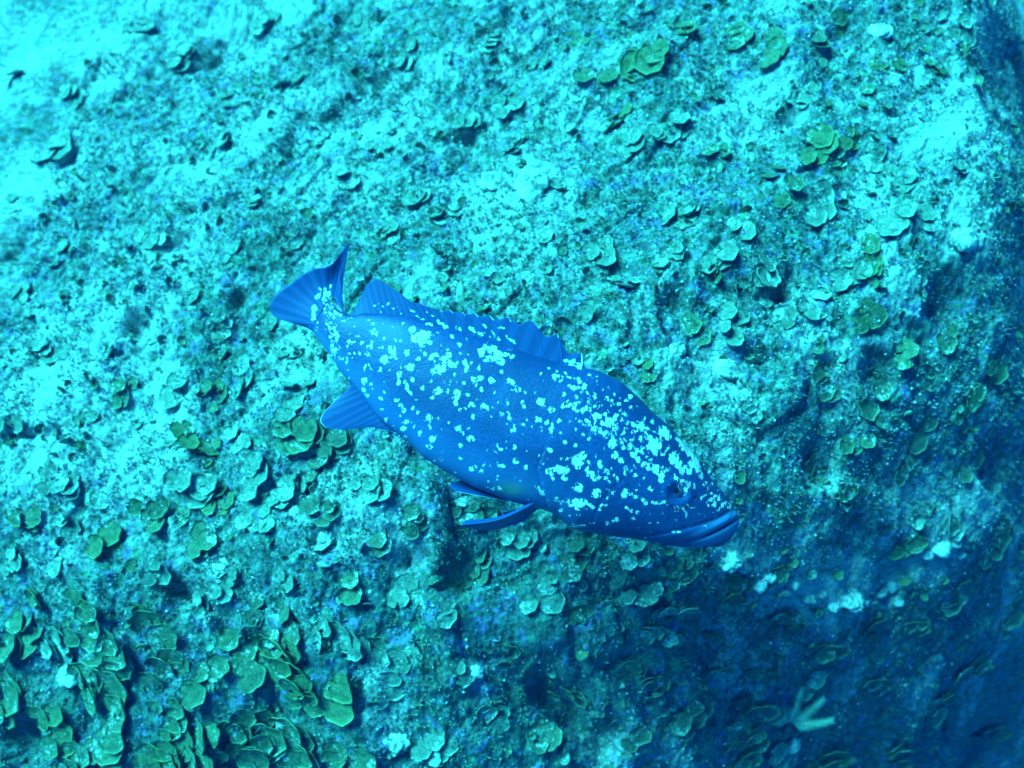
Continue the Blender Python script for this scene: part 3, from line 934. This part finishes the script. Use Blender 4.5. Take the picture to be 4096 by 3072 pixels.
# (photo x/1.852, y/1.852 = coordinates in a 2212-wide view; radius in those px; tint)
PLACED = """530 1425 34 0;600 1395 34 1;640 1440 30 1;655 1490 24 1;735 1525 36 1;620 1560 36 0;560 1555 30 0;500 1570 34 0;430 1585 32 0;385 1545 26 0;250 1475 44 0;200 1480 30 0;60 1385 32 0;130 1575 34 1;170 1625 30 0;240 1610 36 0;330 1640 36 1;420 1635 30 0;640 1600 40 0;640 1370 24 2;860 1425 44 0;815 1385 28 0;740 1365 34 3;850 1480 40 3;1190 1300 40 0;1255 1315 30 0;1390 1285 30 3;1470 1310 36 0;1435 1365 38 0;1300 1360 26 0;1350 1440 34 2;1420 1475 40 2;1600 1425 50 2;1645 1455 34 2;1640 1530 48 2;1690 1640 44 0;1790 1655 52 1;1625 1600 44 0;1890 1350 36 2;1745 200 34 0;1790 340 40 1;1845 300 26 1;1890 330 30 3;1775 440 42 3;1935 480 42 0;1700 430 30 0;1665 375 30 2;1885 565 34 1;1835 600 34 3;1890 680 34 1;1760 665 40 0;1700 690 34 0;1385 145 44 1;1340 262 30 1;1445 290 34 0;1380 310 30 0;1560 330 28 0;1600 90 40 0;1480 70 34 0;1680 110 36 0;1905 150 30 1;1510 722 34 0;1400 812 24 1;1650 600 40 0;1590 710 30 3;1870 880 40 2;1960 760 30 0;430 960 36 1;470 990 24 1;390 955 24 0;560 1020 42 3;520 960 30 3;430 1065 42 3;385 1115 36 0;330 1110 34 0;440 1180 36 0;300 1000 26 0;185 1090 40 0;250 1185 36 1;160 1130 30 0;60 1115 34 0;120 1045 30 0;130 335 52 0;330 520 34 0;420 640 30 0;230 640 30 0;270 440 34 0;660 950 40 0;725 965 34 2;620 900 28 0;380 860 34 0;900 430 44 0;960 480 34 0;1180 520 30 3;1010 260 32 0;1105 230 34 0;640 180 40 0;900 120 34 0;500 230 40 0;480 330 30 0;560 60 38 0;310 60 38 0;40 160 30 0;50 440 36 0;700 300 30 0;1200 400 30 3;1300 560 34 0;1350 620 28 3;1270 680 26 3;1440 560 30 3;1560 560 34 3;1480 480 34 3;1610 500 30 0;1540 200 30 0;1250 90 28 0;1990 620 26 0;2040 740 34 0;2080 880 36 0;2150 800 34 0;1990 930 34 2;1840 960 30 0;1780 840 34 2;1620 900 26 0;2100 1010 34 2;1950 1010 30 2;1820 1080 30 2;1740 1000 30 2;2050 1130 34 0;2150 1180 40 2;1950 1180 34 0;2060 1290 40 2;2180 1330 36 2;1980 1350 34 2;2110 1430 40 2;1900 1480 40 2;2040 1510 36 2;1800 1400 38 2;1740 1480 34 0;2150 1580 40 2;1950 1620 38 2;1500 1550 34 2;1380 1580 34 2;1250 1500 34 2;1180 1600 36 2;1060 1540 34 3;1000 1450 30 3;950 1620 34 0;780 1630 34 0;1100 1400 30 2;960 1330 30 3;880 1260 34 0;820 1180 34 2;700 1210 30 3;760 1280 34 0;620 1250 30 0;560 1310 30 2;500 1250 30 3;440 1300 30 3;350 1240 30 0;330 1340 34 0;200 1340 34 0;80 1290 34 0;130 1220 30 0;30 1210 32 0;250 1400 34 0;150 1420 30 3;350 1430 32 2;440 1460 28 0;30 1500 34 0;700 1110 34 2;800 1060 34 0;900 1130 30 2;1000 1110 30 2;1120 1180 34 0;1050 1240 30 2;1250 1210 30 2;1380 1200 30 0;1480 1230 34 2;1600 1260 34 0;1680 1240 30 2;1700 1330 34 2;1540 1370 30 2;690 1010 34 2;620 1060 34 3;560 1130 30 0;480 1100 28 1;60 640 36 0;150 560 34 0;120 770 36 0;240 760 30 3;270 850 30 0;40 930 30 3;180 900 28 3;500 560 30 3;550 440 30 0;640 520 26 3;480 720 30 0;590 700 30 3;540 820 34 0;620 770 30 0;640 840 30 0;480 850 30 0;750 400 30 0;830 330 30 0;850 520 30 3;950 600 30 0;1080 600 30 3;1120 330 28 0;1230 300 30 0;1290 180 30 0;1180 140 30 0;1060 90 34 0;780 60 34 0;400 140 34 0;170 220 34 0;2020 150 30 0;2090 80 30 3;2000 260 26 3;1960 380 28 3;2060 350 26 3;2010 480 26 3;1820 60 34 0;1780 130 30 2;1860 220 30 0"""
WORDS = {2: 'two', 3: 'three', 4: 'four', 5: 'five', 6: 'six', 1: 'one'}


def where(px, py):
    """words for a place in the picture (2212-wide coordinates), by the grouper's parts where it is near"""
    near = [(600, 640, 'tail fin'), (800, 590, 'soft dorsal fin'), (1150, 650, 'spiny dorsal fin'), (1400, 800, 'nape'), (1620, 980, 'forehead'),
            (1640, 1150, 'mouth'), (1400, 1230, 'lower jaw'), (1070, 1130, 'pectoral fin'), (930, 1060, 'belly'), (720, 920, 'anal fin')]
    d, nm, qx, qy = min((math.hypot(px - x, py - y), n_, x, y) for x, y, n_ in near)
    if d < 190:
        dx, dy = px - qx, py - qy
        side = ('left of' if dx < 0 else 'right of') if abs(dx) > abs(dy) else ('above' if dy < 0 else 'below')
        return f"{side} the grouper's {nm}"
    col_ = ['at the far left', 'left of centre', 'near the centre', 'right of centre', 'at the far right'][min(4, int(px / 442.5))]
    row_ = ['along the top edge', 'in the upper part', 'at mid height', 'in the lower part', 'along the bottom edge'][min(4, int(py / 332))]
    return f"{row_} {col_}".replace("along the top edge", "at top").replace("along the bottom edge", "at bottom").replace("in the upper part", "high up").replace("in the lower part", "low down").replace("near the centre", "centre")


clumps = []
P = np.array([[float(a) for a in e.split()] for e in PLACED.split(';')])
G = ground_at(P[:, 0] * 1.8517, P[:, 1] * 1.8517)
FD = G - CAM
depth = FD @ FWD
rc = random.Random(3)
placed_xy = []
for (px, py, r, tint), g, dz in zip(P, G, depth):
    R = r * 1.8517 / PXH * HF * dz * (1.45 if (px < 790 and py > 1330) else 1.0)
    z, nrm = surf(g[0], g[1])
    nf = rc.choice([2, 3, 3, 4, 4, 5]) if r >= 28 else rc.choice([2, 2, 3])
    tint = int(tint)
    lowleft = px < 790 and py > 1330
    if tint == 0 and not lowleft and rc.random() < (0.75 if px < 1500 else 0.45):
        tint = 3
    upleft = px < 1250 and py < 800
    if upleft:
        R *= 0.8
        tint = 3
    if lowleft:
        nf = rc.choice([4, 5, 5, 6])
    root = empty('fan_alga', (g[0], g[1], z - 0.002), None, 'seaweed', 'fan algae growing on the seabed rock')
    q = Vector((0, 0, 1)).rotation_difference(nrm)
    root.rotation_mode = 'QUATERNION'
    root.rotation_quaternion = q
    a0 = -0.9 + rc.gauss(0, 0.7) if py < 1250 else 0.6 + rc.gauss(0, 0.9)   # the way the fans open, in the ground plane
    for k in range(nf):
        sc = 1.15 * R * (1.0 if k == 0 else rc.uniform(0.6, 0.95))
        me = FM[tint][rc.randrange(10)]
        o = bpy.data.objects.new('frond', me)
        COL.objects.link(o)
        o.parent = root
        lat = 0 if k == 0 else (1 if k % 2 else -1) * R * rc.uniform(0.45, 0.9)
        fwd_ = 0 if k == 0 else R * rc.uniform(-0.9, 0.35) * (1 if k < 3 else 1.5)
        lx, ly = math.cos(a0) * (fwd_ - R * .4) - math.sin(a0) * lat, math.sin(a0) * (fwd_ - R * .4) + math.cos(a0) * lat
        mid = Vector((lx + math.cos(a0) * sc * 0.5, ly + math.sin(a0) * sc * 0.5, 0))
        wpos = Vector((g[0], g[1], z - 0.002)) + q @ mid
        up_ = float(height(np.array([wpos.x]), np.array([wpos.y]))[0]) - wpos.z      # rest on the lumps below
        lift = max(-0.02, min(0.03, up_ * nrm.z)) + sc * (0.13 if lowleft else 0.03 if upleft else 0.06) + 0.003 * k
        tilt = rc.uniform(0.0, 0.30)
        o.location = (lx, ly, lift - math.sin(tilt) * sc * 0.35)
        o.rotation_euler = (tilt, rc.uniform(-0.15, 0.15), a0 - math.pi / 2 + rc.gauss(0, 0.4))
        o.scale = (sc, sc, sc * rc.uniform(0.8, 1.2))
    clumps.append((root, px, py, R, nf, tint))
    placed_xy.append((g[0], g[1], R))

# labels: kind of clump, number of fronds, place; order from left to right where that is not enough
from collections import defaultdict
lab = defaultdict(list)
for c_ in clumps:
    root, px, py, R, nf, tint = c_
    size = 'broad' if R > 0.036 else 'middling' if R > 0.028 else 'small'
    lab[f"{size} {TINT[tint]} alga of {WORDS[nf]} fans {where(px, py)}"].append(c_)
for text, cs_ in lab.items():
    cs_.sort(key=lambda c_: c_[1])
    for i, c_ in enumerate(cs_):
        if len(cs_) == 1:
            t_ = text
        elif len(cs_) == 2:
            t_ = text + (', the left one' if i == 0 else ', the right one')
        else:
            t_ = text + (', leftmost' if i == 0 else ', rightmost' if i == len(cs_) - 1 else ', %s from left' % ['', 'second', 'third', 'fourth', 'fifth', 'sixth', 'seventh', 'eighth', 'ninth', 'tenth', 'eleventh'][i])
        c_[0]['label'] = t_

# small fronds beyond counting, joined
def small_fronds():
    X, Y = scatter(2600, lambda x, y: 0.30 + 0.75 * sstep(-0.1, 0.35, perlin(x * 3.3, y * 3.3, 71)))
    for mi, lo in ((0, 0.0), (3, 0.5)):
        VV, FF, RR = [], [], []
        off = 0
        for x, y in zip(X, Y):
            if (rc.random() < 0.5) != (mi == 0):
                continue
            z, nrm = surf(x, y, 0.012)
            V, F, rad = SMALL[rc.randrange(len(SMALL))]
            sc = 0.007 + 0.015 * rc.random() ** 1.6
            Rm = (Matrix.Translation((x, y, z + 0.003)) @ Vector((0, 0, 1)).rotation_difference(nrm).to_matrix().to_4x4()
                  @ Matrix.Rotation(rc.uniform(0, 6.28), 4, 'Z') @ Matrix.Rotation(rc.uniform(0.1, 0.9), 4, 'X') @ Matrix.Scale(sc, 4))
            A = np.array(Rm)
            VV.append(V @ A[:3, :3].T + A[:3, 3])
            FF.append(F + off)
            RR.append(rad)
            off += len(V)
        me = mesh_np('small_fan_algae', np.concatenate(VV), np.concatenate(FF), {'rad': np.concatenate(RR)})
        tag(link('small_fan_algae', me, MAT_FROND[mi]), 'small fan algae fronds sprinkled between the larger ones' if mi == 0 else 'small sediment-dusted fan algae fronds sprinkled over the rock', None, None, 'stuff')


SMALL = [frond_mesh(200 + i, [1.2, 1.7, 2.2, 2.6][i], [0.15, 0.4, 0.3, 0.5][i], 0.08, 5, 12) for i in range(4)]
small_fronds()

# ------------------------------------------------------------------ stones
def stone_mesh(seed, n=20):
    a = np.linspace(0.001, math.pi - 0.001, n)[:, None]
    b = np.linspace(0, 2 * math.pi, 2 * n, endpoint=False)[None]
    x, y, z = np.sin(a) * np.cos(b), np.sin(a) * np.sin(b), np.cos(a) + 0 * b
    d = 1 + 0.28 * perlin(x * 1.4 + seed * 3.1, y * 1.4 + z * 1.9, 80) + 0.16 * perlin(x * 4 + seed, y * 4 + z * 3, 81) + 0.09 * perlin(x * 6 + z * 3, y * 6 + seed, 82)
    return mesh_np('stone', np.stack([x * d, y * d, z * d * 0.7], -1).reshape(-1, 3), grid_faces(n, 2 * n, True)[:, ::-1])


STM = [stone_mesh(i) for i in range(5)]
STONES = [(1572, 1208, 34, "pale rough stone directly beneath the grouper's mouth"),
          (1640, 1262, 26, "pale jagged stone a little below the grouper's mouth"),
          (2030, 1180, 32, 'pale stone among dark rock at the far right'),
          (1830, 1290, 36, 'pale flat stone in the dark lower right'),
          (1900, 1275, 22, 'small pale stone beside the flat one at lower right'),
          (1028, 1452, 22, 'bright small stone between fan algae at bottom centre'),
          (1400, 1215, 16, "small pale stone right below the grouper's lower jaw"),
          (1150, 405, 42, "brightest white stone well above the grouper's back"),
          (1060, 395, 32, "white stone left beside the brightest stone above the grouper's back"),
          (1000, 1080, 22, "pale stone below the grouper's pectoral fin"),
          (480, 1225, 22, 'pale stone in the lower left among algae'),
          (610, 1560, 20, 'white stone nestled between the fan algae at bottom left'),
          (215, 1360, 30, 'long pale stone at lower left'),
          (150, 1460, 28, 'pale upright stone at the far lower left'),
          (1710, 1605, 26, 'white stone just under the feathery alga at bottom right'),
          (860, 1600, 34, 'pale lumpy stone at the bottom edge left of centre'),
          (1560, 800, 40, "pale rounded stone above the grouper's forehead"),
          (1460, 760, 26, "pale rounded stone above the grouper's nape"),
          (1900, 70, 30, 'pale stone near the top right corner'),
          (2080, 520, 40, 'bright stone at the right rim of the boulder'),
          (700, 1160, 26, "pale stone left below the grouper's belly"),
          (640, 1110, 20, 'small pale stone at lower left centre')]
for k_, (a, b, c) in enumerate([(1600, 1228, 15), (1618, 1200, 12), (1660, 1245, 18), (1690, 1275, 20), (1715, 1262, 13), (1745, 1292, 21), (1775, 1283, 14),
                                (1800, 1308, 17), (1868, 1300, 15), (1925, 1262, 20), (1940, 1300, 13), (2000, 1195, 22), (2062, 1172, 16), (2075, 1200, 12)]):
    STONES.append((a, b, c, 'pale broken stone, number %s from the snout in the pale trail running right of it' % ['one', 'two', 'three', 'four', 'five', 'six', 'seven', 'eight', 'nine', 'ten', 'eleven', 'twelve', 'thirteen', 'fourteen'][k_]))
for i, (px, py, r, text) in enumerate(STONES):
    g = ground_at(np.array([px * 1.8517]), np.array([py * 1.8517]))[0]
    dz = (g - CAM) @ FWD
    R = r * 1.8517 / PXH * HF * dz * 0.8
    o = link('stone', STM[i % 5], MAT_STONE)
    z, nrm = surf(g[0], g[1])
    o.location = (g[0], g[1], z + R * 0.12)
    o.rotation_euler = (rc.uniform(-.3, .3), rc.uniform(-.3, .3), rc.uniform(0, 6.28))
    o.scale = (R * rc.uniform(0.8, 1.2), R * rc.uniform(0.8, 1.1), R * 0.75)
    tag(o, text, 'stone', 'pale stones on the seabed')

# ------------------------------------------------------------------ feathery alga at the lower right
g = ground_at(np.array([3140.0]), np.array([2900.0]))[0]
z, nrm = surf(g[0], g[1])
zf = float(height(np.array([g[0]]), np.array([g[1]]))[0])
fa = empty('feathery_alga', (g[0], g[1], max(z, zf) + 0.03), 'pale green feathery alga with toothed upright branches at bottom right', 'seaweed')
for k, (bx, by, tx, ty) in enumerate([(3145, 2905, 3050, 2840), (3155, 2900, 3105, 2785), (3165, 2895, 3190, 2765), (3180, 2900, 3262, 2800), (3190, 2908, 3290, 2870)]):
    pb = np.array([(bx - 3165) / PXH * HF * 1.85, (2905 - by) / PXH * HF * 1.85, 0.004])
    pt = np.array([(tx - 3165) / PXH * HF * 1.85, (2905 - ty) / PXH * HF * 1.85 * 1.0, 0.045])
    VV, FF = [], []
    d = pt - pb
    L = np.linalg.norm(d)
    d /= L
    side = np.cross(d, [0, 0, 1.0])
    side /= np.linalg.norm(side)
    upv = np.cross(side, d)
    m = 22
    for i in range(m):
        t = i / (m - 1)
        c0 = pb + d * L * t + upv * 0.006 * math.sin(t * 3)
        wd = 0.009 * (1 - 0.6 * t)
        for sgn in (-1, 1):
            o_ = len(VV)
            tip = c0 + side * sgn * (wd * .4 + 0.0085 * (1 - 0.5 * t)) + d * 0.006 + upv * 0.002 * sgn
            VV += [c0 - d * 0.0015 + upv * .0008, c0 + d * 0.0015 + upv * .0008, tip, c0 - upv * .0012]
            FF += [(o_, o_ + 1, o_ + 2), (o_ + 1, o_ + 3, o_ + 2), (o_ + 3, o_, o_ + 2)]
    o_ = len(VV)
    for i in range(m):
        t = i / (m - 1)
        c0 = pb + d * L * t + upv * 0.006 * math.sin(t * 3)
        for an in (0, 2.1, 4.2):
            VV.append(c0 + (side * math.cos(an) + upv * math.sin(an)) * 0.0035 * (1 - 0.6 * t))
    for i in range(m - 1):
        for j in range(3):
            p, q = o_ + i * 3 + j, o_ + i * 3 + (j + 1) % 3
            FF += [(p, q, q + 3), (p, q + 3, p + 3)]
    me = mesh_np('branch', np.array(VV), np.array(FF), smooth=False)
    link('branch', me, MAT_FEATHER, fa)

fa.scale = (1.7, 1.7, 1.2)
fa.rotation_mode = 'QUATERNION'
fa.rotation_quaternion = Matrix([[RIGHT[i], UP[i], -FWD[i]] for i in range(3)]).to_quaternion()

# specks drifting in the water just above the rock
m = 150
sx, sy = rng.uniform(-1.1, 1.1, m), rng.uniform(-0.8, 1.1, m)
sz = macro(sx, sy) + rng.uniform(0.06, 0.55, m)
r_ = rng.uniform(0.0005, 0.0013, m)
ov = np.array([(1, 0, 0), (0, 1, 0), (-1, 0, 0), (0, -1, 0), (0, 0, 1), (0, 0, -1)], float)
V = ov[None] * r_[:, None, None] * rng.uniform(0.5, 1.5, (m, 6, 1)) + np.stack([sx, sy, sz], -1)[:, None]
f8 = np.array([(0, 1, 4), (1, 2, 4), (2, 3, 4), (3, 0, 4), (1, 0, 5), (2, 1, 5), (3, 2, 5), (0, 3, 5)])
me = mesh_np('drifting_specks', V.reshape(-1, 3), (f8[None] + (np.arange(m) * 6)[:, None, None]).reshape(-1, 3), smooth=False)
tag(link('drifting_specks', me, MAT_GRAIN), 'tiny pale specks drifting in the water', None, None, 'stuff')

# ------------------------------------------------------------------ the water itself
bm_v = np.array([(x, y, z) for x in (-110, 110) for y in (-110, 110) for z in (-9.0, 2.4)], float)
bm_f = np.array([(0, 1, 3, 2), (4, 6, 7, 5), (0, 4, 5, 1), (2, 3, 7, 6), (0, 2, 6, 4), (1, 5, 7, 3)])
me = mesh_np('haze', bm_v, bm_f, smooth=False)
hm = bpy.data.materials.new('sea_water')
hm.use_nodes = True
hm.node_tree.nodes.clear()
ho = hm.node_tree.nodes.new('ShaderNodeOutputMaterial')
hv = hm.node_tree.nodes.new('ShaderNodeVolumePrincipled')
hv.inputs['Color'].default_value = (0.0, 0.24, 1.0, 1)
hv.inputs['Density'].default_value = 0.011
hv.inputs['Anisotropy'].default_value = 0.0
hm.node_tree.links.new(hv.outputs[0], ho.inputs['Volume'])
tag(link('haze', me, hm), 'clear blue sea water filling the scene', None, None, 'stuff')

for o in scene.objects:                    # keep the longest labels within sixteen words
    t_ = o.get('label', '')
    if len(t_.replace('-', ' ').split()) > 15 and ', ' in t_:
        a_, b_ = t_.rsplit(', ', 1)
        o['label'] = a_.replace(' alga of ', ' alga, ').replace(' of centre', '') + ', ' + b_.replace(' from left', '').replace('the ', '').replace(' one', '')
